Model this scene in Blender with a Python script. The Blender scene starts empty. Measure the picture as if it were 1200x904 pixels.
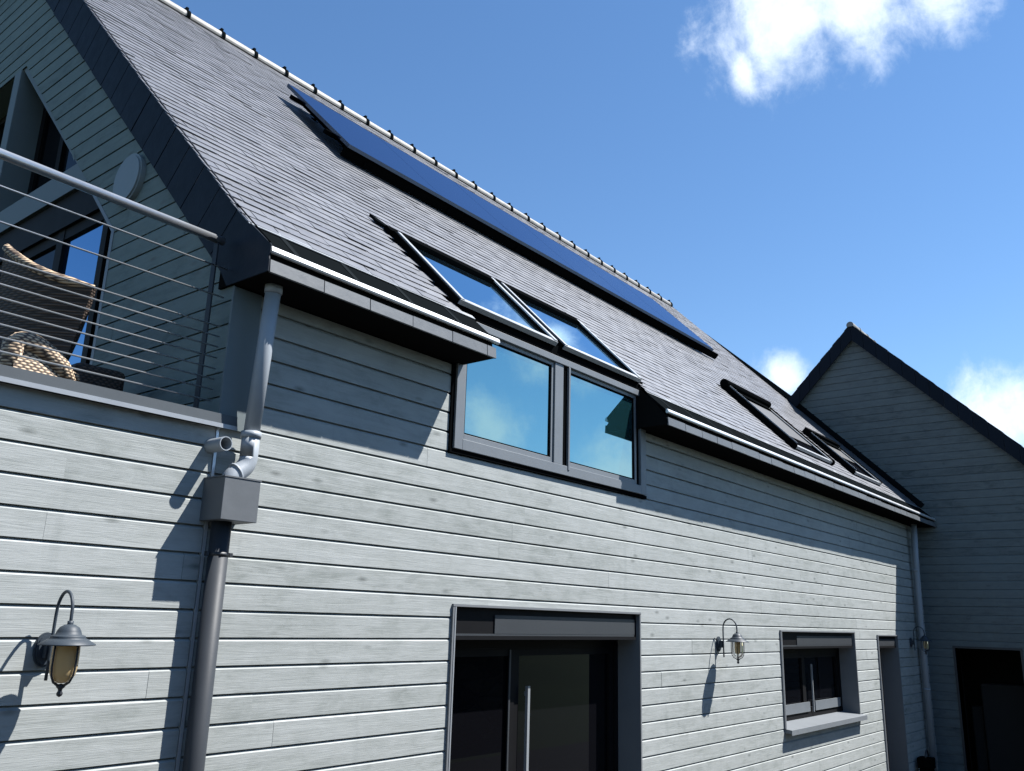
import bpy, math, random
from mathutils import Vector, Matrix
random.seed(7)
S = bpy.context.scene
COL = S.collection
V = Vector

# ------------------------------------------------------------ camera
cam = bpy.data.cameras.new('camera'); camo = bpy.data.objects.new('camera', cam); COL.objects.link(camo)
cam.sensor_width = 36.0; cam.lens = 36.0*1009.44/1200
cam.clip_start = 0.05; cam.clip_end = 5000
cr, cu, cf = V((.62401107,-.7809149,.02796609)), V((-.22118614,-.14219302,.96480974)), V((.74945772,.60823767,.26145758))
camo.matrix_world = Matrix(((cr.x,cu.x,-cf.x,0),(cr.y,cu.y,-cf.y,-3.6),(cr.z,cu.z,-cf.z,2.1),(0,0,0,1)))
S.camera = camo

# ------------------------------------------------------------ light
SUN = V((1.08,-1.0,2.18)).normalized()
el = math.asin(SUN.z); az = math.atan2(SUN.x, SUN.y)
sl = bpy.data.lights.new('sun', 'SUN'); sl.energy = 5.0; sl.angle = math.radians(.5); sl.color = (1,.975,.94)
so = bpy.data.objects.new('sun', sl); COL.objects.link(so)
so.rotation_euler = (-SUN).to_track_quat('-Z','Y').to_euler(); so.location = (0,0,30)
S.view_settings.view_transform = 'Standard'; S.view_settings.look = 'None'
S.view_settings.exposure = 1.3; S.view_settings.gamma = 1; S.view_settings.use_curve_mapping = False

# ------------------------------------------------------------ node helper
class NT:
    def __init__(s, tree): s.t = tree; s.t.nodes.clear()
    def n(s, typ, ins=None, **kw):
        nd = s.t.nodes.new(typ)
        for k,v in kw.items(): setattr(nd,k,v)
        for k,v in (ins or {}).items():
            sk = nd.inputs[k]
            if isinstance(v, bpy.types.NodeSocket): s.t.links.new(v, sk)
            else: sk.default_value = v
        return nd
    def math(s, op, a, b=0.0, c=None, clamp=False):
        d = {0:a,1:b}
        if c is not None: d[2]=c
        return s.n('ShaderNodeMath', d, operation=op, use_clamp=clamp).outputs[0]
    def ramp(s, fac, stops, interp='LINEAR'):
        nd = s.n('ShaderNodeValToRGB', {0:fac}); cr_ = nd.color_ramp; cr_.interpolation = interp
        while len(cr_.elements) < len(stops): cr_.elements.new(.5)
        for e,(p,c) in zip(cr_.elements, stops):
            e.position = p; e.color = (c,c,c,1) if isinstance(c,(int,float)) else (*c,1)
        return nd.outputs[0]
    def mix(s, fac, a, b, mode='MIX'):
        nd = s.n('ShaderNodeMix', data_type='RGBA', blend_type=mode)
        for k,v in ((0,fac),(6,a),(7,b)):
            if isinstance(v, bpy.types.NodeSocket): s.t.links.new(v, nd.inputs[k])
            else: nd.inputs[k].default_value = v if k==0 else ((*v,1) if len(v)==3 else v)
        return nd.outputs[2]
    def noise(s, vec, scale, detail=4, rough=.5, dist=0):
        return s.n('ShaderNodeTexNoise', {'Vector':vec,'Scale':scale,'Detail':detail,'Roughness':rough,'Distortion':dist}).outputs[0]

# ------------------------------------------------------------ world: sky with a few clouds
W = bpy.data.worlds.new('World'); S.world = W; W.use_nodes = True
N = NT(W.node_tree)
sky = N.n('ShaderNodeTexSky', sky_type='NISHITA', sun_disc=False, sun_elevation=el, sun_rotation=az,
          altitude=50, air_density=1.0, dust_density=.06, ozone_density=2.6)
gen = N.n('ShaderNodeTexCoord').outputs['Generated']
def blob(d, r, squash=None):
    d = V(d).normalized()
    v = N.n('ShaderNodeVectorMath', {0:gen, 1:tuple(d)}, operation='SUBTRACT').outputs[0]
    if squash:
        v = N.n('ShaderNodeVectorMath', {0:v, 1:squash}, operation='MULTIPLY').outputs[0]
    l = N.n('ShaderNodeVectorMath', {0:v}, operation='LENGTH').outputs['Value']
    return N.math('SUBTRACT', 1.0, N.math('DIVIDE', l, r), clamp=True)
blobs = [((.762,.272,.605),.115,None), ((.780,.20,.622),.125,None), ((.80,.13,.625),.085,None), ((.768,.318,.570),.045,(1,1.6,.7)),
         ((.897,.342,.262),.046,None), ((.965,.150,.212),.115,(1,1,1.5)), ((.975,.08,.19),.13,(1,1,1.5)),
         ((.760,-.575,.315),.085,None), ((.735,-.635,.215),.075,None), ((.79,-.535,.30),.075,None), ((.838,-.515,.160),.085,None),
         ((.1,-.9,.3),.18,None), ((-.9,-.1,.25),.12,None)]
m = None
for b in blobs:
    o = blob(*b); m = o if m is None else N.math('MAXIMUM', m, o)
wv = N.n('ShaderNodeMapping', {'Vector':gen,'Rotation':(0,math.radians(-35),0),'Scale':(1,1.5,.8)}).outputs[0]
n1 = N.noise(wv, 7.5, 10, .62, .25)
n2 = N.noise(gen, 21, 8, .68, .25)
dens = N.math('ADD', N.math('MULTIPLY', m, 1.15), N.math('MULTIPLY', N.math('SUBTRACT', N.math('ADD',N.math('MULTIPLY',n1,.62),N.math('MULTIPLY',n2,.38)), .5), 2.6))
cm = N.n('ShaderNodeMapRange', {0:dens,1:.22,2:1.12,3:0.0,4:.84}, interpolation_type='SMOOTHSTEP').outputs[0]
cm = N.math('MULTIPLY', cm, N.math('GREATER_THAN', m, .002))
tone = N.mix(N.math('MULTIPLY', n2, .8), (5.8,6.8,8.0), (8.0,8.5,9.1))
skyc = N.n('ShaderNodeHueSaturation', {'Saturation':1.15,'Value':1.0,'Color':sky.outputs[0]}).outputs[0]
col = N.mix(cm, skyc, tone)
bg = N.n('ShaderNodeBackground', {'Color':col,'Strength':.073})
N.n('ShaderNodeOutputWorld', {0:bg.outputs[0]})

# ------------------------------------------------------------ mesh builder
class MB:
    def __init__(s): s.v=[]; s.f=[]; s.m=[]; s.t=[]; s.sm=[]
    def face(s, pts, mi=0, tint=.5, smooth=False):
        i=len(s.v); s.v += [tuple(p) for p in pts]; s.f.append(tuple(range(i,i+len(pts)))); s.m.append(mi); s.t.append(tint); s.sm.append(smooth)
    def box(s, a, b, mi=0, tint=.5):
        x0,y0,z0 = [min(p,q) for p,q in zip(a,b)]; x1,y1,z1 = [max(p,q) for p,q in zip(a,b)]
        c=[(x0,y0,z0),(x1,y0,z0),(x1,y1,z0),(x0,y1,z0),(x0,y0,z1),(x1,y0,z1),(x1,y1,z1),(x0,y1,z1)]
        s.hexa(c,mi,tint)
    def hexa(s, c, mi=0, tint=.5):
        i=len(s.v); s.v += [tuple(p) for p in c]
        for f in ((3,2,1,0),(4,5,6,7),(0,1,5,4),(1,2,6,5),(2,3,7,6),(3,0,4,7)):
            s.f.append(tuple(i+k for k in f)); s.m.append(mi); s.t.append(tint); s.sm.append(False)
    def prism(s, poly, axis, a, b, mi=0, tint=.5, caps=True):
        # poly: list of 2D points; axis x -> (y,z), axis y -> (x,z), axis z -> (x,y)
        def P(u, q):
            return (u,q[0],q[1]) if axis=='x' else (q[0],u,q[1]) if axis=='y' else (q[0],q[1],u)
        n=len(poly)
        i=len(s.v); s.v += [P(a,q) for q in poly]+[P(b,q) for q in poly]
        for k in range(n):
            k2=(k+1)%n; s.f.append((i+k,i+k2,i+n+k2,i+n+k)); s.m.append(mi); s.t.append(tint); s.sm.append(False)
        if caps:
            s.f.append(tuple(i+k for k in range(n))[::-1]); s.f.append(tuple(i+n+k for k in range(n)))
            s.m += [mi,mi]; s.t += [tint,tint]; s.sm += [False,False]
    def tube(s, pts, r, seg=12, mi=0, caps=True, closed=False):
        pts=[V(p) for p in pts]; n=len(pts)
        rr = r if isinstance(r,(list,tuple)) else [r]*n
        rings=[]; up=None
        for k,p in enumerate(pts):
            if closed: d=(pts[(k+1)%n]-pts[k-1]).normalized()
            else: d=(pts[min(k+1,n-1)]-pts[max(k-1,0)]).normalized()
            if up is None:
                up = V((0,0,1)) if abs(d.z)<.9 else V((1,0,0))
            a=(up-d*up.dot(d)).normalized(); up=a; b=d.cross(a)
            i=len(s.v)
            for j in range(seg):
                t=2*math.pi*j/seg; s.v.append(tuple(p+(a*math.cos(t)+b*math.sin(t))*rr[k]))
            rings.append(i)
        pairs=list(zip(rings,rings[1:])) + ([(rings[-1],rings[0])] if closed else [])
        for i,j in pairs:
            for k in range(seg):
                k2=(k+1)%seg; s.f.append((i+k,i+k2,j+k2,j+k)); s.m.append(mi); s.t.append(.5); s.sm.append(True)
        if caps and not closed:
            s.f.append(tuple(rings[0]+k for k in range(seg))[::-1]); s.f.append(tuple(rings[-1]+k for k in range(seg)))
            s.m+=[mi,mi]; s.t+=[.5,.5]; s.sm+=[False,False]
    def lathe(s, c, prof, seg=24, mi=0, sq=1.0):
        # prof: list of (radius, z); around vertical axis through c
        rings=[]
        for (r,z) in prof:
            i=len(s.v); rings.append(i)
            for j in range(seg):
                t=2*math.pi*j/seg; s.v.append((c[0]+r*math.cos(t)*sq,c[1]+r*math.sin(t),c[2]+z))
        for i,j in zip(rings,rings[1:]):
            for k in range(seg):
                k2=(k+1)%seg; s.f.append((i+k,i+k2,j+k2,j+k)); s.m.append(mi); s.t.append(.5); s.sm.append(True)
    def build(s, name, mats, parent=None, bevel=0, auto=False):
        me=bpy.data.meshes.new(name); me.from_pydata(s.v,[],s.f)
        if not isinstance(mats,(list,tuple)): mats=[mats]
        for mm in mats: me.materials.append(mm)
        me.polygons.foreach_set('material_index', s.m); me.polygons.foreach_set('use_smooth', s.sm)
        at=me.attributes.new('tint','FLOAT','FACE'); at.data.foreach_set('value', s.t)
        me.update()
        o=bpy.data.objects.new(name,me); COL.objects.link(o)
        if parent is not None: attach(o,parent)
        if bevel:
            bm=o.modifiers.new('bevel','BEVEL'); bm.width=bevel; bm.segments=2; bm.limit_method='ANGLE'; bm.angle_limit=math.radians(50)
            bm.harden_normals=False
        return o
def wloc(o):
    p=V((0,0,0))
    while o is not None: p+=o.location; o=o.parent
    return p
def attach(o, parent):
    o.parent=parent; o.location = -wloc(parent)
def empty(name, loc=(0,0,0)):
    o=bpy.data.objects.new(name,None); COL.objects.link(o); o.location=loc; o.empty_display_size=.2; return o
def tag(o, label=None, cat=None, group=None, kind=None):
    if label: o['label']=label
    if cat: o['category']=cat
    if group: o['group']=group
    if kind: o['kind']=kind
    return o
def copy_tree(o, loc, label, parent=None):
    c=o.copy(); COL.objects.link(c)
    if parent is None:
        c.location=loc; c['label']=label
    else: c.parent=parent
    for ch in [k for k in o.children]: copy_tree(ch,None,None,c)
    return c

# ------------------------------------------------------------ materials
def mat(name):
    m_=bpy.data.materials.new(name); m_.use_nodes=True; return m_, NT(m_.node_tree)
def finish(N, shader): N.n('ShaderNodeOutputMaterial', {0:shader})
def obj_co(N): return N.n('ShaderNodeNewGeometry').outputs['Position']
def bump(N, h, dist, strength=1.0): return N.n('ShaderNodeBump', {'Height':h,'Distance':dist,'Strength':strength}).outputs[0]
def tint(N): return N.n('ShaderNodeAttribute', attribute_name='tint').outputs['Fac']

def wood(name, axis, dark=(.195,.213,.202), light=(.310,.328,.322)):
    dark=tuple(a*.98 for a in dark); light=tuple(a*1.02 for a in light)
    m_,N=mat(name); p=obj_co(N); t=tint(N)
    sx,sy,sz = N.n('ShaderNodeSeparateXYZ',{0:p}).outputs
    u = sx if axis=='x' else sy
    # every board gets its own piece of grain
    off = N.math('MULTIPLY', t, 37.0)
    gv = N.n('ShaderNodeCombineXYZ',{0:N.math('ADD',u,off),1:off,2:sz}).outputs[0]
    gm = N.n('ShaderNodeMapping',{'Vector':gv,'Scale':(1.0,1,17)}).outputs[0]
    grain = N.noise(gm, 2.2, 6, .62, .7)
    fine = N.noise(N.n('ShaderNodeMapping',{'Vector':gv,'Scale':(5,1,150)}).outputs[0], 2.0, 3, .6, .2)
    blot = N.noise(N.n('ShaderNodeMapping',{'Vector':gv,'Scale':(2.2,1,5)}).outputs[0], 2.4, 6, .65, .6)
    big = N.noise(p, .55, 3, .5)
    # knots: sparse voronoi cells squashed to ellipses
    km = N.n('ShaderNodeMapping',{'Vector':gv,'Scale':(4.2,0,11.0)}).outputs[0]
    vo = N.n('ShaderNodeTexVoronoi',{'Vector':km,'Scale':1.0,'Randomness':1.0})
    kn = N.n('ShaderNodeMapRange',{0:vo.outputs['Distance'],1:.03,2:.20,3:1,4:0}).outputs[0]
    sel = N.math('GREATER_THAN', N.n('ShaderNodeSeparateColor',{0:vo.outputs['Color']}).outputs[0], .50)
    kn = N.math('MULTIPLY', kn, sel)
    f = N.math('ADD', N.math('MULTIPLY',grain,.36), N.math('ADD', N.math('MULTIPLY',blot,.64), N.math('MULTIPLY', N.math('SUBTRACT',fine,.5), .16)))
    f = N.math('ADD', f, N.math('MULTIPLY', N.math('SUBTRACT',t,.5), .13))
    f = N.math('ADD', f, N.math('MULTIPLY', N.math('SUBTRACT',big,.5), .35))
    c = N.ramp(f, [(.25,dark),(.45,tuple(.5*(a+b)+.02 for a,b in zip(dark,light))),(.62,light),(.85,tuple(min(1,a*1.08) for a in light))])
    c = N.mix(N.math('MULTIPLY',kn,.75), c, (.09,.10,.095))
    st = N.noise(N.n('ShaderNodeMapping',{'Vector':p,'Scale':(7,7,.8)}).outputs[0], 1.3, 5, .6)
    c = N.mix(N.n('ShaderNodeMapRange',{0:st,1:.60,2:.75,3:0,4:.28}).outputs[0], c, (.15,.17,.165))
    b = N.n('ShaderNodeBsdfPrincipled',{'Base Color':c,'Roughness':.72,'Specular IOR Level':.3,'Normal':bump(N,N.math('ADD',grain,N.math('MULTIPLY',fine,.6)),.0022,.7)})
    finish(N,b.outputs[0]); return m_
M={}
K_=.85
def sc(c): return tuple(a*K_ for a in c)
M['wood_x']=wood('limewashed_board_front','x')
M['wood_y_shaded']=wood('limewashed_board_shade_toned','y',(.065,.095,.092),(.135,.175,.170))  # front boards darkened: the gable's shade is put into the colour
M['wood_annex_shaded']=wood('board_annex_shade_toned','y',(.055,.068,.068),(.125,.148,.150))  # annex shade likewise painted into a darker board colour

def slate(name, base, spec=.5, rough=.42, var=.35, axis=None):
    base=sc(base)
    m_,N=mat(name); p=obj_co(N); t=tint(N)
    n_=N.noise(p,9,6,.62,.3); n2_=N.noise(p,1.3,4,.55)
    v=N.math('ADD', N.math('ADD', 1-var*.5-.18, N.math('MULTIPLY',t,var)), N.math('ADD', N.math('MULTIPLY',n_,.22), N.math('MULTIPLY',n2_,.16)))
    c=N.n('ShaderNodeMix',{0:1.0,6:(*base,1)},data_type='RGBA',blend_type='MULTIPLY')
    N.t.links.new(N.n('ShaderNodeCombineColor',{0:v,1:v,2:v}).outputs[0], c.inputs[7])
    lich=N.n('ShaderNodeMapRange',{0:N.noise(p,14,5,.7),1:.66,2:.74,3:0,4:.35}).outputs[0]
    cc=N.mix(lich,c.outputs[2],tuple(min(1,a*1.7+.02) for a in base))
    b=N.n('ShaderNodeBsdfPrincipled',{'Base Color':cc,'Roughness':N.math('ADD',rough,N.math('MULTIPLY',N.math('SUBTRACT',n_,.5),.25)),'Specular IOR Level':spec,'Normal':bump(N,N.noise(p,22,6,.65),.003,.5)})
    finish(N,b.outputs[0]); return m_
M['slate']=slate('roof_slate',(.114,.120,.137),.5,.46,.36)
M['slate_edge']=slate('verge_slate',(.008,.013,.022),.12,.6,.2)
M['slate_fascia']=slate('fascia_slate',(.125,.135,.145),.4,.5,.2)
def metal(name, base, rough=.45, metallic=0.0, spec=.5, nz=.12):
    base=sc(base)
    m_,N=mat(name); p=obj_co(N)
    n_=N.noise(p,6,5,.6,.4); n2_=N.noise(p,60,3,.6)
    v=N.math('ADD', 1-nz, N.math('ADD',N.math('MULTIPLY',n_,nz*1.6),N.math('MULTIPLY',n2_,nz*.4)))
    c=N.mix(1.0,base,(1,1,1),'MULTIPLY')
    mx=N.n('ShaderNodeMix',{0:1.0,6:(*base,1)},data_type='RGBA',blend_type='MULTIPLY')
    N.t.links.new(N.n('ShaderNodeCombineColor',{0:v,1:v,2:v}).outputs[0], mx.inputs[7])
    b=N.n('ShaderNodeBsdfPrincipled',{'Base Color':mx.outputs[2],'Roughness':N.math('ADD',rough-.05,N.math('MULTIPLY',n_,.12)),'Metallic':metallic,'Specular IOR Level':spec,'Normal':bump(N,n2_,.0006,.35 if nz>.05 else .02)})
    finish(N,b.outputs[0]); return m_
M['anthracite']=metal('anthracite_aluminium',(.032,.036,.041),.5)
M['anth_dark']=metal('dark_anthracite_metal',(.018,.021,.026),.5)
M['frame_grey']=metal('grey_window_frame',(.15,.165,.18),.45)
M['frame_light']=metal('light_grey_aluminium',(.34,.36,.38),.38,.3)
M['zinc']=metal('bright_zinc_lip',(.82,.84,.86),.34,.55)
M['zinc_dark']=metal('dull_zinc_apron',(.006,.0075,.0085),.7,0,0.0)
M['zinc_seam']=metal('dull_zinc_seam',(.014,.017,.019),.7,0,.0)
M['pvc']=metal('pale_grey_downpipe',(.30,.33,.36),.45)
M['pvc_dark']=metal('grey_downpipe',(.038,.043,.050),.5,0,.2)
M['hopper']=metal('grey_sheet_metal',(.105,.115,.125),.55,.0,.4,.3)
M['coping']=metal('grey_coping_metal',(.078,.09,.10),.5,.0,.3)
M['steel']=metal('brushed_steel_rail',(.55,.58,.62),.30,.85,.5,.02)
M['rail_dark']=metal('dark_steel_post',(.014,.018,.024),.5,.0,.2)
M['lamp_grey']=metal('grey_blue_lamp_metal',(.036,.048,.062),.5,0,.3)
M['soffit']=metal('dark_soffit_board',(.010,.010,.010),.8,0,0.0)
M['black']=metal('matt_black',(.004,.0045,.005),.8,0,0.0)
M['leaf']=metal('black_leaf_frame',(.007,.007,.008),.6,0,.1)
M['sill']=metal('window_sill_metal',(.17,.185,.20),.5,0,.3)
M['reveal']=metal('reveal_metal',(.17,.18,.19),.5,0,.3)
M['interior']=metal('dark_room_lining',(.02,.02,.02),.9)
M['beam']=metal('painted_beam',(.12,.15,.16),.6)
M['plastic_disc']=metal('grey_plastic_cover',(.20,.235,.25),.5)
def terracotta_ridge():
    m_,N=mat('ridge_tile_clay'); p=obj_co(N); n_=N.noise(p,8,5,.65)
    c=N.ramp(n_,[(.3,(.13,.127,.12)),(.6,(.20,.196,.188)),(.8,(.25,.245,.235))])
    b=N.n('ShaderNodeBsdfPrincipled',{'Base Color':c,'Roughness':.6,'Normal':bump(N,N.noise(p,40,4,.6),.003,.5)})
    finish(N,b.outputs[0]); return m_
M['ridge']=terracotta_ridge()
def glassy(name, refl, fac_lo, fac_hi, body, rough=.004, wave=.0):
    m_,N=mat(name); p=obj_co(N)
    fr=N.n('ShaderNodeLayerWeight',{'Blend':.35}).outputs['Facing']
    fac=N.n('ShaderNodeMapRange',{0:fr,1:.25,2:.95,3:fac_lo,4:fac_hi}).outputs[0]
    nrm=bump(N,N.noise(p,1.1,2,.5),.004,wave) if wave else None
    g=N.n('ShaderNodeBsdfGlossy',{'Color':(*refl,1),'Roughness':rough})
    d=N.n('ShaderNodeBsdfDiffuse',{'Color':(*body,1)})
    if nrm: N.t.links.new(nrm,g.inputs['Normal'])
    mx=N.n('ShaderNodeMixShader',{0:fac,1:d.outputs[0],2:g.outputs[0]})
    finish(N,mx.outputs[0]); return m_
M['glass_dormer']=glassy('coated_window_glass',(.42,.66,.69),.60,.85,(.012,.05,.06),.004,.25)
M['glass_sky']=glassy('roof_window_glass',(.66,.88,1.0),.7,.97,(.01,.02,.03),.01,.1)
M['glass_dark']=glassy('dark_room_glass',(.75,.8,.85),.018,.22,(.003,.003,.004),.01)
M['glass_gable']=glassy('gable_window_glass',(.33,.56,.82),.55,.9,(.01,.015,.03),.01)
def solar():
    m_,N=mat('solar_cell_glass'); p=obj_co(N)
    sx,sy,sz=N.n('ShaderNodeSeparateXYZ',{0:p}).outputs
    def line(a,per,w):
        fr=N.math('FRACT',N.math('DIVIDE',a,per)); return N.math('LESS_THAN',fr,w)
    l=N.math('MAXIMUM',line(sx,.1,.03),line(sy,.0728,.03))
    c=N.mix(0.0,(.006,.008,.018),(.010,.012,.02))
    fr=N.n('ShaderNodeLayerWeight',{'Blend':.3}).outputs['Facing']
    fac=N.n('ShaderNodeMapRange',{0:fr,1:.3,2:.95,3:.25,4:.85}).outputs[0]
    g=N.n('ShaderNodeBsdfGlossy',{'Color':(.40,.56,.78,1),'Roughness':.12})
    d=N.n('ShaderNodeBsdfDiffuse',{'Color':c})
    finish(N,N.n('ShaderNodeMixShader',{0:fac,1:d.outputs[0],2:g.outputs[0]}).outputs[0]); return m_
M['solar']=solar()
def wicker(name, c0, c1):
    m_,N=mat(name); p=obj_co(N)
    v=N.n('ShaderNodeMapping',{'Vector':p,'Scale':(1,1,1)}).outputs[0]
    sx,sy,sz=N.n('ShaderNodeSeparateXYZ',{0:v}).outputs
    h=N.math('ADD',sx,sy)
    row=N.math('FLOOR',N.math('DIVIDE',sz,.013))
    ph=N.math('MULTIPLY',N.math('MODULO',row,2.0),math.pi)
    w1=N.math('SINE',N.math('ADD',N.math('MULTIPLY',h,2*math.pi/.030),ph))
    w2=N.math('ABSOLUTE',N.math('SINE',N.math('MULTIPLY',sz,math.pi/.013)))
    k=N.math('MULTIPLY',w2,N.math('ADD',.55,N.math('MULTIPLY',w1,.45)))
    k2=N.math('ADD',k,N.math('MULTIPLY',N.math('SUBTRACT',N.noise(p,30,3,.6),.5),.35))
    c=N.ramp(k2,[(.12,c0),(.5,c1),(.9,tuple(min(1,a*1.35) for a in c1))])
    b=N.n('ShaderNodeBsdfPrincipled',{'Base Color':c,'Roughness':.65,'Normal':bump(N,k,.003,.8)})
    finish(N,b.outputs[0]); return m_
M['wicker']=wicker('brown_wicker',(.06,.038,.026),(.42,.31,.20))
M['wicker_dark']=wicker('dark_brown_shaded_wicker',(.018,.011,.007),(.062,.040,.027))  # dark stool tone; on the armchair it paints in the backrest's shade
def amber(name, colr, tr):
    m_,N=mat(name)
    b=N.n('ShaderNodeBsdfPrincipled',{'Base Color':(*colr,1),'Roughness':.35,'Transmission Weight':tr,'IOR':1.3,'Subsurface Weight':.0})
    t_=N.n('ShaderNodeBsdfTranslucent',{'Color':(*colr,1)})
    finish(N,N.n('ShaderNodeMixShader',{0:.4,1:b.outputs[0],2:t_.outputs[0]}).outputs[0]); return m_
M['amber']=amber('frosted_amber_glass',(.62,.47,.25),.15)
def clearglass():
    m_,N=mat('clear_lamp_glass')
    fr=N.n('ShaderNodeFresnel',{'IOR':1.45}).outputs[0]
    g=N.n('ShaderNodeBsdfGlossy',{'Roughness':.03}); t_=N.n('ShaderNodeBsdfTransparent',{'Color':(.93,.94,.93,1)})
    finish(N,N.n('ShaderNodeMixShader',{0:N.math('ADD',fr,.03),1:t_.outputs[0],2:g.outputs[0]}).outputs[0]); return m_
M['clear']=clearglass()
def ground_mat(name, c0, c1, scale):
    m_,N=mat(name); p=obj_co(N)
    n_=N.noise(p,scale,8,.65); n2_=N.noise(p,.15,3,.5)
    c=N.ramp(N.math('ADD',N.math('MULTIPLY',n_,.7),N.math('MULTIPLY',n2_,.3)),[(.35,c0),(.65,c1)])
    b=N.n('ShaderNodeBsdfPrincipled',{'Base Color':c,'Roughness':.95,'Normal':bump(N,n_,.03,.6)})
    finish(N,b.outputs[0]); return m_
M['grass']=ground_mat('lawn',(.015,.028,.008),(.04,.06,.018),12)
M['paving']=ground_mat('dark_paving',(.018,.018,.018),(.032,.032,.031),20)

# ------------------------------------------------------------ setting: ground
g=MB(); g.face([(-600,-600,0),(600,-600,0),(600,600,0),(-600,600,0)]); tag(g.build('ground',M['grass']),kind='structure')
g=MB(); g.box((-8,-5.2,.002),(14.45,-.02,.03)); tag(g.build('terrace',M['paving']),kind='structure')

# ------------------------------------------------------------ siding
PITCH=.1228; Z0=2.105-17*PITCH; T=.018
def siding(mb, axis, plane, out, zlo, zhi, spans, seed=1, maxlen=4.2, T=T, gap=.0078):
    """horizontal boards; spans(z) -> list of (a0,a1,b0,b1): linear ends between zlo/zhi of the slab asked for"""
    rnd=random.Random(seed)
    k0=int(math.floor((zlo-Z0)/PITCH)); k1=int(math.ceil((zhi-Z0)/PITCH))
    for k in range(k0,k1):
        zk=Z0+k*PITCH
        umin,umax=spans.range
        cuts=[umin]; u=umin-rnd.random()*maxlen
        while u<umax:
            u+=maxlen*(.55+.45*rnd.random())
            if umin<u<umax: cuts.append(u)
        cuts.append(umax)
        boards=[(cuts[i],cuts[i+1],rnd.random(),rnd.uniform(-.0012,.0012)) for i in range(len(cuts)-1)]
        prof=[(0,zk),(T,zk),(T,zk+PITCH-gap-.0098),(T*.45,zk+PITCH-gap),(.001,zk+PITCH-gap+.0005),(0,zk+PITCH)]
        zs=sorted({max(zlo,zk),min(zhi,zk+PITCH)}|{z for z in spans.cuts if max(zlo,zk)<z<min(zhi,zk+PITCH)})
        for za,zb in zip(zs,zs[1:]):
            if zb-za<1e-4: continue
            pr=clip(prof,za,zb)
            for (fa,fb) in spans((za+zb)/2):
                for (b0,b1,tn,dt) in boards:
                    for (d0,p0),(d1,p1) in zip(pr,pr[1:]):
                        def ends(z):
                            return max(fa(z),b0),min(fb(z),b1)
                        a0,a1=ends(p0); c0,c1=ends(p1)
                        if a1-a0<=1e-4 and c1-c0<=1e-4: continue
                        if a1<a0: a0=a1=(a0+a1)/2
                        if c1<c0: c0=c1=(c0+c1)/2
                        e0=d0+dt if d0>.005 else d0; e1=d1+dt if d1>.005 else d1
                        if axis=='x': q=[(a0,plane+out*e0,p0),(a1,plane+out*e0,p0),(c1,plane+out*e1,p1),(c0,plane+out*e1,p1)]
                        else: q=[(plane+out*e0,a0,p0),(plane+out*e0,a1,p0),(plane+out*e1,c1,p1),(plane+out*e1,c0,p1)]
                        mb.face(q,0,tn)
def clip(prof,za,zb):
    r=[]
    for (d0,z0),(d1,z1) in zip(prof,prof[1:]):
        if z1<za-1e-9 or z0>zb+1e-9: continue
        if z1-z0<1e-9:
            if za-1e-9<=z0<=zb+1e-9:
                for q in ((d0,z0),(d1,z1)):
                    if not r or r[-1]!=q: r.append(q)
            continue
        lo=max(z0,za); hi=min(z1,zb)
        if hi<lo: continue
        for z in (lo,hi):
            q=(d0+(d1-d0)*(z-z0)/(z1-z0),z)
            if not r or (abs(r[-1][0]-q[0])+abs(r[-1][1]-q[1]))>1e-7: r.append(q)
    return r
class Rects:
    def __init__(s,u0,u1,holes): s.range=(u0,u1); s.h=holes; s.cuts=sorted({z for h in holes for z in h[2:]})
    def __call__(s,z):
        iv=[(s.range[0],s.range[1])]
        for (a,b,z0,z1) in s.h:
            if z0<z<z1:
                n=[]
                for (p,q) in iv:
                    if b<=p or a>=q: n.append((p,q)); continue
                    if a>p: n.append((p,a))
                    if b<q: n.append((b,q))
                iv=n
        return [((lambda z,p=p:p),(lambda z,q=q:q)) for p,q in iv]

# ============================================================ MAIN HOUSE
XL=2.23; XR=14.55; RC=4.085; RY=4.10
house=tag(empty('house',(8,4,0)),'long house clad in pale grey boards with a steep slate roof','house')
DX0,DX1,DZ=3.91,6.075,2.163           # patio door
WX0,WX1,WZ0,WZ1=8.87,11.19,1.09,2.052 # small window
FX0,FX1,FZ=12.10,13.0,2.02            # far door
VX0,VX1,VZ0=3.835,6.17,3.106          # window under the roof windows
sp=Rects(-6.0,XR,[(DX0,DX1,0,DZ),(WX0,WX1,WZ0,WZ1),(FX0,FX1,0,FZ),(VX0,VX1,VZ0,5),(-6.1,2.215,2.93,5),(2.212,2.235,0,5)])
mb=MB(); siding(mb,'x',0,-1,0.05,3.64,sp,3)
mb.build('front_wall',M['wood_x'],house)
mb=MB(); mb.box((2.216,-.021,.05),(2.231,.0015,2.93)); mb.build('joint_trim',M['zinc'],house)
# backing (dark, behind boards)
mb=MB()
def backing(mb,x0,x1,z0,z1): mb.box((x0,.002,z0),(x1,.06,z1))
for a in ((-6,2.235,.0,2.93),(2.235,DX0,0,3.6),(DX0,DX1,DZ+.0,VZ0),(DX1,WX0,0,3.6),(WX0,WX1,0,WZ0),(WX0,WX1,WZ1,3.6),(WX1,FX0,0,3.6),(FX0,FX1,FZ,3.6),(FX1,XR,0,3.6)):
    backing(mb,*a)
mb.build('wall_core',M['soffit'],house)
# corner board
mb=MB(); mb.box((2.2115,-.034,2.93),(2.375,-.019,3.64)); mb.build('corner_board',M['beam'],house,.002)

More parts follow.
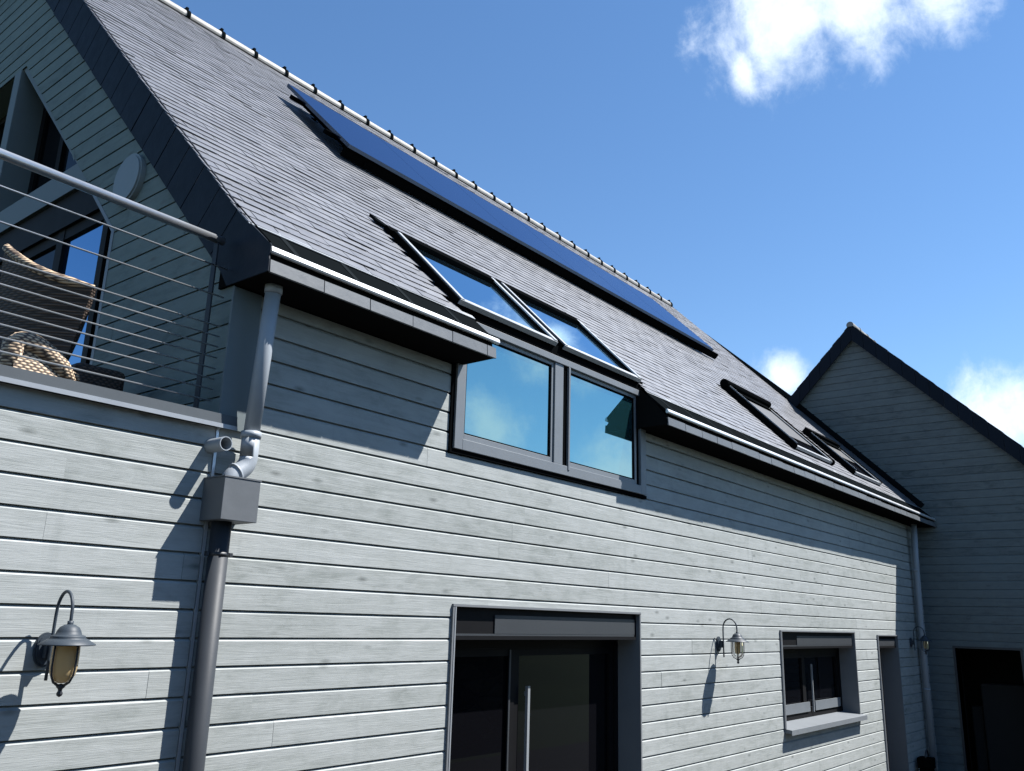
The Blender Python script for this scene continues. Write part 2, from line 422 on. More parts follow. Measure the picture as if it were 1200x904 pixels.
# ---- gable wall (x = XL)
YJ,ZJ=1.40,4.345; YP0,YP1=3.475,3.605; ZT=6.345
class Gable:
    range=(-.02,8.3); cuts=[ZJ,4.82,5.02,ZT]
    def __call__(s,z):
        lim=lambda z: z-RC+.22
        lo=lambda z: max(-.02,lim(z)); hi=lambda z: 2*RY-lim(z)
        out=[]
        if z<ZJ: out.append((lo,lambda z:YJ))
        elif z<4.82 or 5.02<z<ZT: out.append((lo,lambda z:YJ+(z-ZJ)))
        elif z<5.02: out.append((lo,lambda z:YJ+(z-ZJ)))
        else: out.append((lo,lambda z: 7.0))
        return out
mb=MB(); siding(mb,'y',XL,-1,2.6,8.1,Gable(),11,T=.010,gap=.005)
mb.build('gable_wall',M['wood_y_shaded'],house)
mb=MB()   # structural core of the gable, opening reveals lined
mb.prism([(-.0,2.6),(YJ,2.6),(YJ,ZJ),(YP0,ZT),(7.0,ZT),(7.0,2.6),(8.2,2.6),(8.2,RC-.1+.0),(RY,RC+RY-.1),(-.0,RC-.1)],'x',XL+.002,XL+.30)
mb.build('gable_core',M['beam'],house)
# post and floor beam in the gable glazing
mb=MB(); mb.box((XL-.015,YP0,2.8),(XL+.26,YP1,ZT)); mb.build('gable_post',M['beam'],house,.004)
mb=MB(); mb.prism([(1.875,4.82),(2.07,5.015),(7.0,5.015),(7.0,4.82)],'x',XL-.012,XL+.28); mb.build('floor_beam',M['beam'],house)
# gable glazing
gw=MB(); gx=XL+.035
gw.box((gx,1.40,2.8),(gx+.06,1.47,4.60)); gw.box((gx+.01,1.47,2.8),(gx+.05,1.53,4.6)); gw.box((gx-.015,1.53,2.8),(gx+.05,1.60,4.6))
gw.box((gx,2.20,2.8),(gx+.06,2.30,4.6)); gw.box((gx+.02,1.4,2.8),(gx+.05,7,2.9)); gw.box((gx+.005,1.45,4.50),(gx+.05,7,4.60))
gw.prism([(1.40,4.36),(1.40,4.6),(1.66,4.6)],'x',gx,gx+.05)
gw.prism([(1.60,4.58),(1.86,4.818),(7,4.818),(7,4.58)],'x',gx-.02,gx+.06)
gf=gw.build('gable_window',M['leaf'],house)
mb=MB(); mb.box((XL-.013,YJ-.035,2.8),(XL+.033,YJ-.0,ZJ-.02)); mb.prism([(YJ-.035,ZJ-.02),(YJ,ZJ-.02),(YJ+.47,ZJ+.45),(YJ+.435,ZJ+.45)],'x',XL-.013,XL+.033); mb.build('jamb_trim',M['frame_grey'],house)
mb=MB(); mb.box((gx+.025,1.60,2.9),(gx+.035,2.20,4.5)); mb.build('pane',M['glass_gable'],gf)
mb=MB(); mb.box((gx+.025,2.30,2.9),(gx+.035,3.47,4.5)); mb.build('pane',M['glass_dark'],gf)
mb=MB(); mb.box((gx+.025,3.61,2.9),(gx+.035,7.0,4.5)); mb.build('pane',M['glass_dark'],gf)
gu=MB(); gx=XL+.20
def diag(o,w): return [(2.075+o,5.016),(YP0,ZT-.06+(-o)),(YP0,ZT-.06-o-w),(2.075+o+w,5.016)]
gu.prism([(2.07,5.016),(YP0,6.42),(YP0,6.33),(2.16,5.016)],'x',gx,gx+.05)
gu.box((gx,3.40,5.016),(gx+.05,3.475,6.345)); gu.box((gx,2.1,5.016),(gx+.05,3.475,5.07))
gu.box((gx,3.605,5.016),(gx+.05,3.69,6.345)); gu.box((gx,3.605,6.28),(gx+.05,7,6.345)); gu.box((gx,3.605,5.016),(gx+.05,7,5.07))
gu.box((gx,2.95,5.016),(gx+.05,3.02,5.95))
gf2=gu.build('gable_window',M['leaf'],house)
mb=MB(); mb.prism([(2.15,5.07),(3.40,6.32),(3.40,5.07)],'x',gx+.02,gx+.03); mb.build('pane',M['glass_dark'],gf2)
mb=MB(); mb.box((gx+.02,3.69,5.07),(gx+.03,7,6.28)); mb.build('pane',M['glass_dark'],gf2)

# ---- roof
def roofpt(x,s,n=0.0):           # s along slope from y=0 line, n above slates
    k=math.sqrt(.5); return (x, s*k-n*k, RC+s*k+n*k)
SE=-.128*math.sqrt(2); SR=RY*math.sqrt(2)
BX0,BX1=3.885,6.06               # gap in the eaves above the window
mb=MB()
def slab(x0,x1,s0,s1):
    c=[roofpt(x0,s0,-.14),roofpt(x1,s0,-.14),roofpt(x1,s1,-.14),roofpt(x0,s1,-.14),roofpt(x0,s0,-.022),roofpt(x1,s0,-.022),roofpt(x1,s1,-.022),roofpt(x0,s1,-.022)]
    mb.hexa(c)
slab(2.20,XR-.01,.06,SR)
mb.prism([(RY+.0,RC+RY-.03),(RY+.0,RC+RY-.23),(8.5,RC-.53),(8.5,RC-.33)],'x',2.20,XR+.0)
roof=mb.build('roof',M['slate'],house)
skyl=[(3.76,6.14,-.2,.72*1.4142)]       # holes for slates (x0,x1,s0,s1)
mb=MB(); rnd=random.Random(5)
EXP=.098; w0=.205
nrow=int((SR-SE)/EXP)+1
for i in range(nrow):
    s0=SE+i*EXP; x=2.18-(w0/2 if i%2 else 0)
    while x<XR-.02:
        x0=max(2.18+rnd.uniform(-.004,.004),x+rnd.uniform(.0005,.003)); x1=min(XR-.012,x+w0-rnd.uniform(.0015,.0055)); 
        xm=(x0+x1)/2; x+=w0
        if x1-x0<.02: continue
        sa=s0+rnd.gauss(0,.0022); sb=min(s0+EXP+.03,SR)
        if rnd.random()<.012: sa-=rnd.uniform(.006,.02)
        skip=False
        for (a,b,c,d) in [(BX0,BX1,-1,.075),(3.79,6.07,-.2,.90),(9.62,10.95,.0,1.25),(11.75,13.0,.0,.95)]:
            if s0+EXP*.5<d and s0+EXP*.5>c and x1>a and x0<b:
                if xm<a+.02 and x0<a: x1=a
                elif xm>b-.02 and x1>b: x0=b
                else: skip=True
                if x1-x0<.02: skip=True
        if skip: continue
        h=.0038+abs(rnd.gauss(0,.0021)); hb=.0005; tn=min(1,max(0,rnd.gauss(.5,.24)))
        tw=rnd.uniform(-.0012,.0012)
        A=roofpt(x0,sa,h+tw-.012); B=roofpt(x1,sa,h-tw-.012); C_=roofpt(x1,sb,hb-.014); D_=roofpt(x0,sb,hb-.014)
        th=.0035
        A2=roofpt(x0,sa,h+tw-.012-th); B2=roofpt(x1,sa,h-tw-.012-th); C2=roofpt(x1,sb,hb-.014-th); D2=roofpt(x0,sb,hb-.014-th)
        mb.face([A,B,C_,D_],0,tn); mb.face([A2,B2,B,A],0,tn*.6); mb.face([A2,A,D_,D2],0,tn*.6); mb.face([B,B2,C2,C_],0,tn*.6)
mb.build('slates',M['slate'],roof)
# ridge tiles
mb=MB(); L_=.42; x=2.15; 
while x<14.15:
    k=math.sqrt(.5)
    for (xa,xb,r,mi) in ((x,x+L_-.02,.062,0),(x+L_-.03,x+L_+.005,.074,1)):
        pa=[];n=12
        for j in range(n+1):
            a=math.pi*(-.12+1.24*j/n); pa.append((RY-.0-r*math.cos(a)*1.15, RC+RY-.035+r*math.sin(a)*1.15))
        for (y0,z0),(y1,z1) in zip(pa,pa[1:]):
            mb.face([(xa,y0,z0),(xb,y0,z0),(xb,y1,z1),(xa,y1,z1)],mi,.5,True)
        mb.face([(xa,p[0],p[1]) for p in pa][::-1],mi); mb.face([(xb,p[0],p[1]) for p in pa],mi)
    # upright nib of each joint
    mb.box((x+L_-.028,RY-.03,RC+RY+.045),(x+L_+.0,RY+.03,RC+RY+.078),1)
    x+=L_
mb.build('ridge',[M['ridge'],M['zinc_dark']],roof)

# ---- verge cladding, left gable (slates hung on the barge board)
mb=MB(); k=math.sqrt(.5); xf=2.205
mb.prism([(-.10,RC-.30),(-.16,RC-.19),(RY,RC+RY-.02),(RY,RC+RY-.42),(0.02,RC-.42)],'x',xf,XL-.0105,0,.3)
rnd=random.Random(9); s=-.02
while s<SR-.05:
    w_=.262; a=(s+.003,s+w_-.006)
    d=.30+rnd.uniform(-.004,.004); off=rnd.uniform(0,.003)
    q=[]
    for (ss,nn) in ((a[0],-.004),(a[1],-.004),(a[1],-d),(a[0],-d)):
        q.append((ss*k-nn*k, RC+ss*k+nn*k))
    mb.prism(q,'x',xf-.008-off,xf-.0005,0,rnd.random())
    s+=w_
# cheek that closes the eaves box
mb.prism([(.02,3.648),(-.319,3.648),(-.319,3.708),(-.315,3.725),(-.322,3.74),(-.322,3.782),(-.135,RC-.145),(-.005,RC-.018),(.19,RC+.16),(.34,RC-.08),(.10,3.76)],'x',xf-.0065,xf-.0005,0,.4)
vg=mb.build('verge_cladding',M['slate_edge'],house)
mb=MB(); mb.tube([(xf-.010,-.318,3.792),(xf-.012,-.0,RC-.0)],.004,6)
s0=0.0
mb.build('verge_strip',M['zinc_dark'],house)
# back verge
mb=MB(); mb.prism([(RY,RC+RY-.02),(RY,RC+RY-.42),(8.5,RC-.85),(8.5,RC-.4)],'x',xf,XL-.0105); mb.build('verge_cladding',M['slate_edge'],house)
# right verge flashing against the annex
mb=MB(); mb.hexa([roofpt(XR-.05,SE,-.05),roofpt(XR-.004,SE,-.05),roofpt(XR-.004,SR,-.05),roofpt(XR-.05,SR,-.05),roofpt(XR-.05,SE,.012),roofpt(XR-.004,SE,.09),roofpt(XR-.004,SR*.46,.09),roofpt(XR-.05,SR*.46,.012)])
mb.build('abutment_flashing',M['zinc_dark'],house)

# ---- eaves boxes with gutter
def eaves(x0,x1,seed,label=None):
    mb=MB(); mb.prism([(0.004,3.650),(-.306,3.650),(-.306,3.698),(-.280,3.725),(-.280,3.75),(-.15,RC-.19),(.10,RC+.02),(.10,3.650)],'x',x0,x1)
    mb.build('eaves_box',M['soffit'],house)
    mb=MB()
    def ap(y,n): return (y, 3.780+(y+.292)*(RC-.125-.024-3.780)/.167+n)
    mb.prism([ap(-.292,0),ap(-.12,0),ap(-.12,-.02),ap(-.292,-.02)],'x',x0,x1)
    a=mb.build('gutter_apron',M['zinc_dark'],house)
    x=x0+.17; rnd=random.Random(seed)
    while x<x1-.05:
        mb=MB(); mb.prism([ap(-.291,.004),ap(-.124,.004),ap(-.124,.0005),ap(-.291,.0005)],'x',x,x+.035); x+=.40+rnd.uniform(-.01,.01)
        mb.build('seam',M['zinc_seam'],a)
    mb=MB()    # bright lip
    pr=[(y_+.054,z_+.018) for y_,z_ in [(-.346,3.735),(-.352,3.728),(-.366,3.729),(-.372,3.738),(-.369,3.752),(-.360,3.764),(-.348,3.7665),(-.346,3.764)]]
    mb.prism(pr,'x',x0+.006,x1-.002 if x1>10 else x1+.03)
    mb.build('gutter_lip',M['zinc'],house)
    mb=MB(); x=x0+.002; rnd=random.Random(seed+5)
    w_=.32 if x1<5 else .30
    while x<x1-.01:
        xe=min(x+w_+rnd.uniform(-.012,.012),x1-.001)
        o1=rnd.uniform(0,.004); mb.prism([(-.314-o1,3.646),(-.317-o1,3.647),(-.312-o1,3.710+rnd.uniform(-.004,.004)),(-.307,3.710),(-.307,3.646)],'x',x+.003,xe-.003,0,rnd.random()); x=xe
    mb.build('eaves_fascia',M['slate_fascia'],house)
eaves(2.205,BX0,1); eaves(BX1,XR-.002,2)
mb=MB(); dq=[(-.130,RC-.146),(-.131,RC-.143),(-.10,RC-.113),(-.10,RC-.116)]
mb.prism(dq,'x',2.19,BX0); mb.build('eaves_drip_strip',M['frame_light'],house)
mb=MB(); mb.prism(dq,'x',BX1,XR-.01); mb.build('eaves_drip_strip',M['frame_light'],house)

# ---- tall window in the wall plane, rising into the roof
fr=MB(); yo=-.045
fr.box((VX0,yo,VZ0),(VX0+.075,.03,3.922)); fr.box((VX1-.085,yo,VZ0),(VX1,.03,4.0))
fr.box((VX0+.075,yo,VZ0),(VX1-.085,.03,VZ0+.07)); fr.box((VX0+.0,yo-.004,3.923),(VX1,.03,3.972))
fr.box((4.885,yo+.006,VZ0+.07),(4.99,.03,3.922)); fr.box((5.045,yo-.006,VZ0+.04),(5.10-.035,.03,3.922))
wf=fr.build('window',M['frame_grey'],house,.003)
mb=MB(); mb.box((4.991,yo+.012,VZ0+.07),(5.044,.02,3.922)); mb.box((VX1-.125,yo+.022,VZ0+.07),(VX1-.086,.02,3.922)); mb.box((VX0-.03,-.030,VZ0-.02),(VX0-.001,.002,4.0)); mb.box((VX0-.03,-.034,VZ0-.028),(VX1+.02,.002,VZ0-.003)); mb.build('weather_seal',M['black'],wf)
def sash(x0,x1,z0,z1,g):
    s_=MB(); b=.028; y=yo+.018
    s_.box((x0,y,z0),(x0+b,.03,z1)); s_.box((x1-b,y,z0),(x1,.03,z1)); s_.box((x0+b,y,z0),(x1-b,.03,z0+b+.01)); s_.box((x0+b,y,z1-b),(x1-b,.03,z1))
    so_=s_.build('window_sash',M['frame_grey'],house,.002)
    s2=MB(); q=.010
    s2.box((x0+b,y+.006,z0+b+.01),(x0+b+q,.02,z1-b)); s2.box((x1-b-q,y+.006,z0+b+.01),(x1-b,.02,z1-b)); s2.box((x0+b+q,y+.006,z0+b+.01),(x1-b-q,.02,z0+b+.01+q)); s2.box((x0+b+q,y+.006,z1-b-q),(x1-b-q,.02,z1-b))
    s2.build('glazing_gasket',M['black'],so_)
    s3=MB(); s3.box((x0+b+q,y+.014,z0+b+.01+q),(x1-b-q,y+.024,z1-b-q)); s3.build('pane',M['glass_dormer'],so_)
sash(VX0+.075,4.885,VZ0+.07,3.922,0); sash(5.066,VX1-.126,VZ0+.07,3.922,1)
mb=MB(); mb.box((VX0-.02,.031,VZ0-.0),(VX1+.02,.12,3.972)); mb.build('window_backing',M['black'],house)
# black flashing between window head and roof windows
mb=MB(); mb.prism([(-.030,3.974),(-.050,3.976),(-.050,3.990),(-.038,3.994),(-.038,4.02+.035),(.05,4.10),(.16,4.10),(.16,3.974)],'x',VX0+.0,VX1-.03); mb.build('window_flashing',M['black'],house)
mb=MB(); mb.box((VX1-.105,-.06,3.955),(VX1-.07,-.0495,3.88)); mb.build('window_catch',M['frame_light'],house)

# ---- roof windows
def roof_window(x0,x1,s0,s1,h,shutter=False,glass='glass_sky'):
    f=MB()
    def bx(mb,a,b,c,d,n0,n1,mi=0):
        mb.hexa([roofpt(a,c,n0),roofpt(b,c,n0),roofpt(b,d,n0),roofpt(a,d,n0),roofpt(a,c,n1),roofpt(b,c,n1),roofpt(b,d,n1),roofpt(a,d,n1)],mi)
    w_=.055
    bx(f,x0,x0+w_,s0,s1,-.05,h); bx(f,x1-w_,x1,s0,s1,-.05,h); bx(f,x0+w_,x1-w_,s0,s0+.05,-.05,h-.01); bx(f,x0+w_,x1-w_,s1-.09,s1,-.05,h+.015)
    bx(f,x0-.03,x1+.03,s1,s1+.07,-.02,.03)
    o=f.build('roof_window',M['black'],house,.003)
    c=MB(); bx(c,x0+.018,x0+.05,s0-.004,s1-.02,h+.0005,h+.010); bx(c,x1-.05,x1-.012,s0-.004,s1-.02,h+.0005,h+.012); bx(c,x0+.05,x1-.05,s0-.004,s0+.030,h-.010,h+.0045)
    bx(c,x0+.01,x1-.01,s0-.014,s0-.005,h-.03,h+.004)
    c.build('cover_strip',M['frame_light'],o)
    p=MB(); bx(p,x0+w_,x1-w_,s0+.05,s1-.09,h-.035,h-.02); p.build('pane',M[glass],o)
    return o,bx
roof_window(3.785,4.865,-.065,.86,.035)
roof_window(4.935,6.06,-.065,.86,.035)
# flashing tongue above the first roof window
mb=MB(); mb.hexa([roofpt(3.70,.98,.0),roofpt(3.76,.93,.0),roofpt(3.80,.98,.0),roofpt(3.70,1.08,.0),roofpt(3.70,.98,.02),roofpt(3.76,.93,.02),roofpt(3.80,.98,.02),roofpt(3.70,1.08,.02)]); mb.build('flashing_tongue',M['zinc_dark'],house)
def shutter_window(x0,x1,s0,s1,h,big):
    o,bx=roof_window(x0,x1,s0,s1,h*.55,glass='glass_dark')
    r=MB(); bx(r,x0-.045,x0-.002,s0,s1+.05,-.02,h); bx(r,x1+.002,x1+.045,s0,s1+.05,-.02,h)
    k=math.sqrt(.5)
    if big:   # rounded shutter case across the head
        cx=s1+.06; rr=.055
        for j in range(14):
            a0=2*math.pi*j/14; a1=2*math.pi*(j+1)/14
            def q(x,a): return roofpt(x,cx+rr*math.cos(a),.055+rr*math.sin(a))
            r.face([q(x0-.06,a0),q(x1+.06,a0),q(x1+.06,a1),q(x0-.06,a1)],0,.5,True)
        r.face([q(x0-.06,2*math.pi*j/14) for j in range(14)]); r.face([q(x1+.06,2*math.pi*j/14) for j in range(14)][::-1])
        for xx in (x0-.045,x1+.002):   # rounded feet of the rails
            for j in range(8):
                a0=math.pi*(.5+j/8); a1=math.pi*(.5+(j+1)/8); hh=h/2+.01
                def q2(x,a): return roofpt(x,s0+hh*math.cos(a)*.8,h/2-.01+hh*math.sin(a))
                r.face([q2(xx,a0),q2(xx+.043,a0),q2(xx+.043,a1),q2(xx,a1)],0,.5,True)
            r.face([q2(xx,math.pi*(.5+j/8)) for j in range(9)])
    else: bx(r,x0-.05,x1+.05,s1,s1+.09,.0,h+.02)
    r.build('roller_shutter',M['black'],o)
    r=MB(); bx(r,x0+.06,x1-.06,s0+.30 if big else s0+.45,s1-.1,h*.55-.016,h*.55-.006); r.build('shutter_curtain',M['anth_dark'],o)
    r=MB(); bx(r,x0-.004,x0+.004,s0,s1,h*.9,h+.012); r.build('shutter_rail',M['frame_light'],o)
shutter_window(9.66,10.88,.03,1.16,.062,True)
shutter_window(11.80,12.95,.04,.86,.06,False)

# ---- shared builder of wall openings with metal reveals and a roller shutter box
def opening(name, x0,x1,z0,z1,depth,boxh,sill=False,panes=((0,1),),darkleft=.42):
    r=MB(); t=.012; pr=.032
    r.box((x0-.004,-pr,z0),(x0+t,depth,z1)); r.box((x1-t,-pr,z0),(x1+.004,depth,z1)); r.box((x0-.004,-pr-.002,z1-.0),(x1+.004,depth,z1+.014))
    o=r.build(name,M['reveal'],house)
    e=MB(); e.box((x0+t,-pr-.003,z0),(x0+t+.010,-pr+.012,z1-.002)); e.build('reveal_edge',M['frame_light'],o)
    b=MB(); zb=z1-boxh
    b.box((x0+t+.011,.004,zb),(x1-t,.05,z1-.0015)); b.box((x0+t+.011,-.012,zb-.022),(x1-t-.03,.10,zb-.0005)); b.build('shutter_box',M['leaf'],o)
    b=MB(); b.box((x0+darkleft,-.004,zb+.014),(x1-t-.035,.0035,z1-.042)); b.box((x0+t+.02,-.003,zb+.001),(x1-t-.04,.0037,zb+.0135)); b.build('shutter_cover',M['anthracite'],o)
    W_=x1-x0-2*t
    f=MB(); yd=depth-.03
    zt=zb-.023
    f.box((x0+t,yd,z0),(x0+t+.05,yd+.06,zt)); f.box((x1-t-.05,yd,z0),(x1-t,yd+.06,zt)); f.box((x0+t+.05,yd,zt-.06),(x1-t-.05,yd+.06,zt)); f.box((x0+t+.05,yd,z0),(x1-t-.05,yd+.06,z0+.06))
    fo=f.build('door_frame' if not sill else 'window_frame',M['leaf'],o)
    xs=[x0+t+.05+(W_-.1)*a for a in panes]
    g_=None
    for i,(a,c) in enumerate(zip(xs,xs[1:])):
        q=MB(); q.box((a,yd+.022+.012*i,z0+.06),(c,yd+.03+.012*i,zt-.06)); q.build('pane',M['glass_dark'],o)
        q=MB(); q.box((a+.001,yd+.004+.008*i,z0+.061),(a+.055,yd+.05,zt-.061)); q.box((c-.055,yd+.004+.008*i,z0+.061),(c-.001,yd+.05,zt-.061)); 
        q.box((a+.056,yd+.005+.008*i,z0+.061),(c-.056,yd+.05,z0+.12)); q.box((a+.056,yd+.005+.008*i,zt-.11),(c-.056,yd+.05,zt-.061)); q.build('leaf_frame',M['leaf'],o)
    return o,yd,zt
o,yd,zt=opening('patio_door',DX0,DX1,.03,DZ,.20,.17,panes=(0,.39,1))
mb=MB(); mb.box((4.868,yd-.035,.5),(4.892,yd-.012,1.665)); mb.box((4.875,yd-.013,1.60),(4.885,yd+.004,1.63)); mb.build('door_handle',M['frame_light'],o)
mb=MB(); mb.box((4.70,yd-.004,.1),(4.715,yd+.004,zt-.07)); mb.build('meeting_strip',M['anthracite'],o)
o,yd,zt=opening('wall_window',WX0,WX1,WZ0+.03,WZ1,.20,.15,sill=True,panes=(0,.48,1),darkleft=.5)
mb=MB(); mb.prism([(-.085,WZ0-.012),(-.085,WZ0+.022),(.20,WZ0+.052),(.20,WZ0-.012)],'x',WX0+.004,WX1+.05); mb.prism([(-.093,WZ0-.030),(-.093,WZ0+.022),(-.0855,WZ0+.023),(-.0855,WZ0-.030)],'x',WX0+.004,WX1+.05)
mb.build('window_sill',M['sill'],o,.002)
mb=MB(); mb.box((9.30,yd-.006,1.20),(9.314,yd+.0,1.62)); mb.build('edge_strip',M['frame_light'],o)
mb=MB(); mb.box((10.18,yd-.018,1.19),(10.194,yd-.001,1.70)); mb.build('edge_strip',M['frame_light'],o)
for a,b in ((9.34,10.08),(10.25,11.08)):
    mb=MB(); mb.box((a,yd-.012,1.20),(b,yd+.002,1.30)); mb.build('bottom_rail',M['frame_grey'],o)
o,yd,zt=opening('side_door',FX0,FX1,.03,FZ,.24,.13,panes=(0,1),darkleft=.14)

# ---- rainwater: upper downpipe, hopper, lower downpipe, overflow
def arc(p0,p1,p2,n=8):
    p0,p1,p2=V(p0),V(p1),V(p2); return [p0*(1-t)**2+p1*2*t*(1-t)+p2*t*t for t in [i/n for i in range(n+1)]]
dp=MB(); dp.tube([(2.340,-.175,3.652),(2.346,-.138,3.28),(2.352,-.10,2.90)],.038,20)
dp.tube([(2.352,-.10,2.905),(2.352,-.10,2.80)]+arc((2.352,-.10,2.80),(2.352,-.10,2.76),(2.31,-.10,2.73),5)+arc((2.285,-.10,2.71),(2.26,-.10,2.69),(2.26,-.10,2.64),5),.043,16)
dpo=dp.build('downpipe',M['pvc'],house)
for a,b,r_ in (((2.340,-.175,3.649),(2.341,-.172,3.61),.044),((2.352,-.10,2.925),(2.352,-.10,2.895),.0485),((2.295,-.10,2.722),(2.287,-.10,2.717),.0485)):
    mb=MB(); mb.tube([a,b],r_,16); mb.build('pipe_collar',M['pvc'],dpo)
hp=MB(); hx0,hx1,hz0,hz1=2.185,2.375,2.492,2.683
hp.box((hx0,-.185,hz0),(hx1,-.005,hz1)); ho=hp.build('rainwater_hopper',M['hopper'],house,.002)
mb=MB(); mb.box((hx0-.003,-.188,hz1-.0),(hx1+.003,-.003,hz1+.006)); mb.build('hopper_lid',M['hopper'],ho)
lp=MB(); lp.tube([(2.265,-.075,2.495),(2.265,-.075,.05)],.045,24); lo=lp.build('downpipe',M['pvc_dark'],house)
for z in (2.345,.9):
    mb=MB(); mb.tube([(2.265,-.075,z-.009),(2.265,-.075,z+.009)],.0468,24); mb.box((2.318,-.085,z-.01),(2.335,-.065,z+.01)); mb.box((2.20,-.085,z-.01),(2.212,-.065,z+.01))
    mb.build('pipe_clamp',M['anth_dark'],lo)
ov=MB(); 
cx,cz=2.196,2.838; r0,r1=.033,.029
ov.tube([(cx,.0,cz),(cx,-.145,cz)],r0,20,caps=False); ov.tube([(cx,-.145,cz),(cx,.0,cz)],r1,20,caps=False)
for j in range(20):
    a0=2*math.pi*j/20;a1=2*math.pi*(j+1)/20
    ov.face([(cx+r0*math.cos(a0),-.145,cz+r0*math.sin(a0)),(cx+r0*math.cos(a1),-.145,cz+r0*math.sin(a1)),(cx+r1*math.cos(a1),-.145,cz+r1*math.sin(a1)),(cx+r1*math.cos(a0),-.145,cz+r1*math.sin(a0))])
ovo=ov.build('overflow_pipe',M['pvc'],house)
mb=MB(); mb.tube([(cx,-.0,cz),(cx,-.02,cz)],r1-.001,16); mb.build('pipe_bore',M['black'],ovo)
rp=MB(); rp.tube([(14.02,-.12,3.65),(14.02,-.10,3.0),(14.02,-.09,2.2),(14.02,-.09,.05)],.045,16); rpo=rp.build('downpipe',M['pvc'],house)
for a,b in (((14.02,-.09,2.99),(14.02,-.09,2.95)),((14.02,-.09,1.3),(14.02,-.09,1.27))):
    mb=MB(); mb.tube([a,b],.052,16); mb.build('pipe_collar',M['pvc'],rpo)

# ---- balcony: coping, floor
mb=MB(); mb.prism([(-.050,2.935),(-.050,2.992),(.22,3.004),(.22,2.935)],'x',-6,2.295); mb.prism([(-.056,2.928),(-.056,2.992),(-.0505,2.993),(-.0505,2.928)],'x',-6,2.297)
cp_=mb.build('parapet_coping',M['coping'],house)
mb=MB(); mb.box((-6,-.060,2.926),(2.299,-.0565,2.946)); mb.build('coping_edge',M['frame_light'],cp_)
mb=MB(); mb.box((-6,.061,2.70),(XL-.03,8,2.80)); mb.build('balcony_floor',M['soffit'],house)

# ============================================================ BALCONY RAILING
rail=tag(empty('balcony_railing',(0,.03,3.0)),'steel balcony railing with horizontal rods and a round handrail above the left wall','railing')
mb=MB(); mb.tube([(-6,.03,3.872),(2.16,.03,3.872)],.021,16); mb.build('handrail',M['steel'],rail)
for px in (2.125,.72,-.7):
    mb=MB(); mb.box((px-.004,.012,3.0),(px+.004,.048,3.852)); mb.build('post',M['rail_dark'],rail)
bar=None
for z in (3.728,3.580,3.430,3.379,3.327,3.272,3.218,3.166,3.115,3.059):
    if bar is None:
        mb=MB(); mb.tube([(-6,.012,z),(2.19,.012,z)],.0042,8); bar=mb.build('rod',M['steel'],rail); zb=z
    else:
        c=bar.copy(); COL.objects.link(c); c.parent=rail; c.location=bar.location+V((0,0,z-zb))

# ============================================================ SOLAR PANELS
SX0,SX1=4.28,11.36; n=6; pw=(SX1-SX0)/n; hN=.2*math.sqrt(.5); sA,sB=1.80*math.sqrt(2)+.10,2.82*math.sqrt(2)+.10
def on_roof_n(x,s,nn): return V(roofpt(x,s,nn))
def rbox(mb,a,b,c,d,n0,n1,org=V((0,0,0))):
    mb.hexa([tuple(V(q)-org) for q in (roofpt(a,c,n0),roofpt(b,c,n0),roofpt(b,d,n0),roofpt(a,d,n0),roofpt(a,c,n1),roofpt(b,c,n1),roofpt(b,d,n1),roofpt(a,d,n1))])
p0=empty('solar_panel',(SX0,1.8,5.92)); 
tag(p0,'solar panel at the left end of the row below the ridge','solar panel','solar panels in a row below the ridge')
f=MB(); b_=.006
rbox(f,SX0+.0003,SX0+b_+.0003,sA,sB,hN-.035,hN-.0025); rbox(f,SX0+pw-b_-.0003,SX0+pw-.0003,sA,sB,hN-.035,hN-.0025)
rbox(f,SX0+b_+.0003,SX0+pw-b_-.0003,sA,sA+b_,hN-.035,hN-.0025); rbox(f,SX0+b_+.0003,SX0+pw-b_-.0003,sB-b_,sB,hN-.035,hN-.0025)
f.build('panel_frame',[M['solar']],p0)
f=MB(); rbox(f,SX0+b_+.0003,SX0+pw-b_-.0003,sA+b_,sB-b_,hN-.03,hN-.003); f.build('panel_glass',M['solar'],p0)
names=['solar panel second from the left in the row below the ridge','solar panel third from the left in the row below the ridge','solar panel fourth from the left in the row below the ridge','solar panel second from the right end of the row below the ridge','solar panel at the far right end of the row below the ridge']
for i in range(1,n): copy_tree(p0,(SX0+pw*i,1.8,5.92),names[i-1])
rk=tag(empty('mounting_rack',(SX0,1.8,5.8)),'black mounting rack under the row of solar panels on the slates','mounting rack')
for q in (.22,.78):
    f=MB(); s_=sA+(sB-sA)*q; rbox(f,SX0-.08,SX1+.12,s_-.02,s_+.02,hN-.078,hN-.037); f.build('rack_rail',M['black'],rk)
x=SX0+.25
while x<SX1:
    f=MB()
    for q in (.22,.78):
        s_=sA+(sB-sA)*q; rbox(f,x-.02,x+.02,s_-.05,s_+.03,-.0,.008); rbox(f,x-.004,x+.004,s_-.03,s_+.01,.008,hN-.079)
    rbox(f,x-.015,x+.015,sA,sB,hN-.12,hN-.0795)
    f.build('rack_bracket',M['black'],rk); x+=1.1
# lower rail shelf with cables
f=MB(); rbox(f,SX0+.0,SX1+.25,sA+.02,sA+.05,.01,hN-.04); f.build('lower_rail',M['black'],rk)

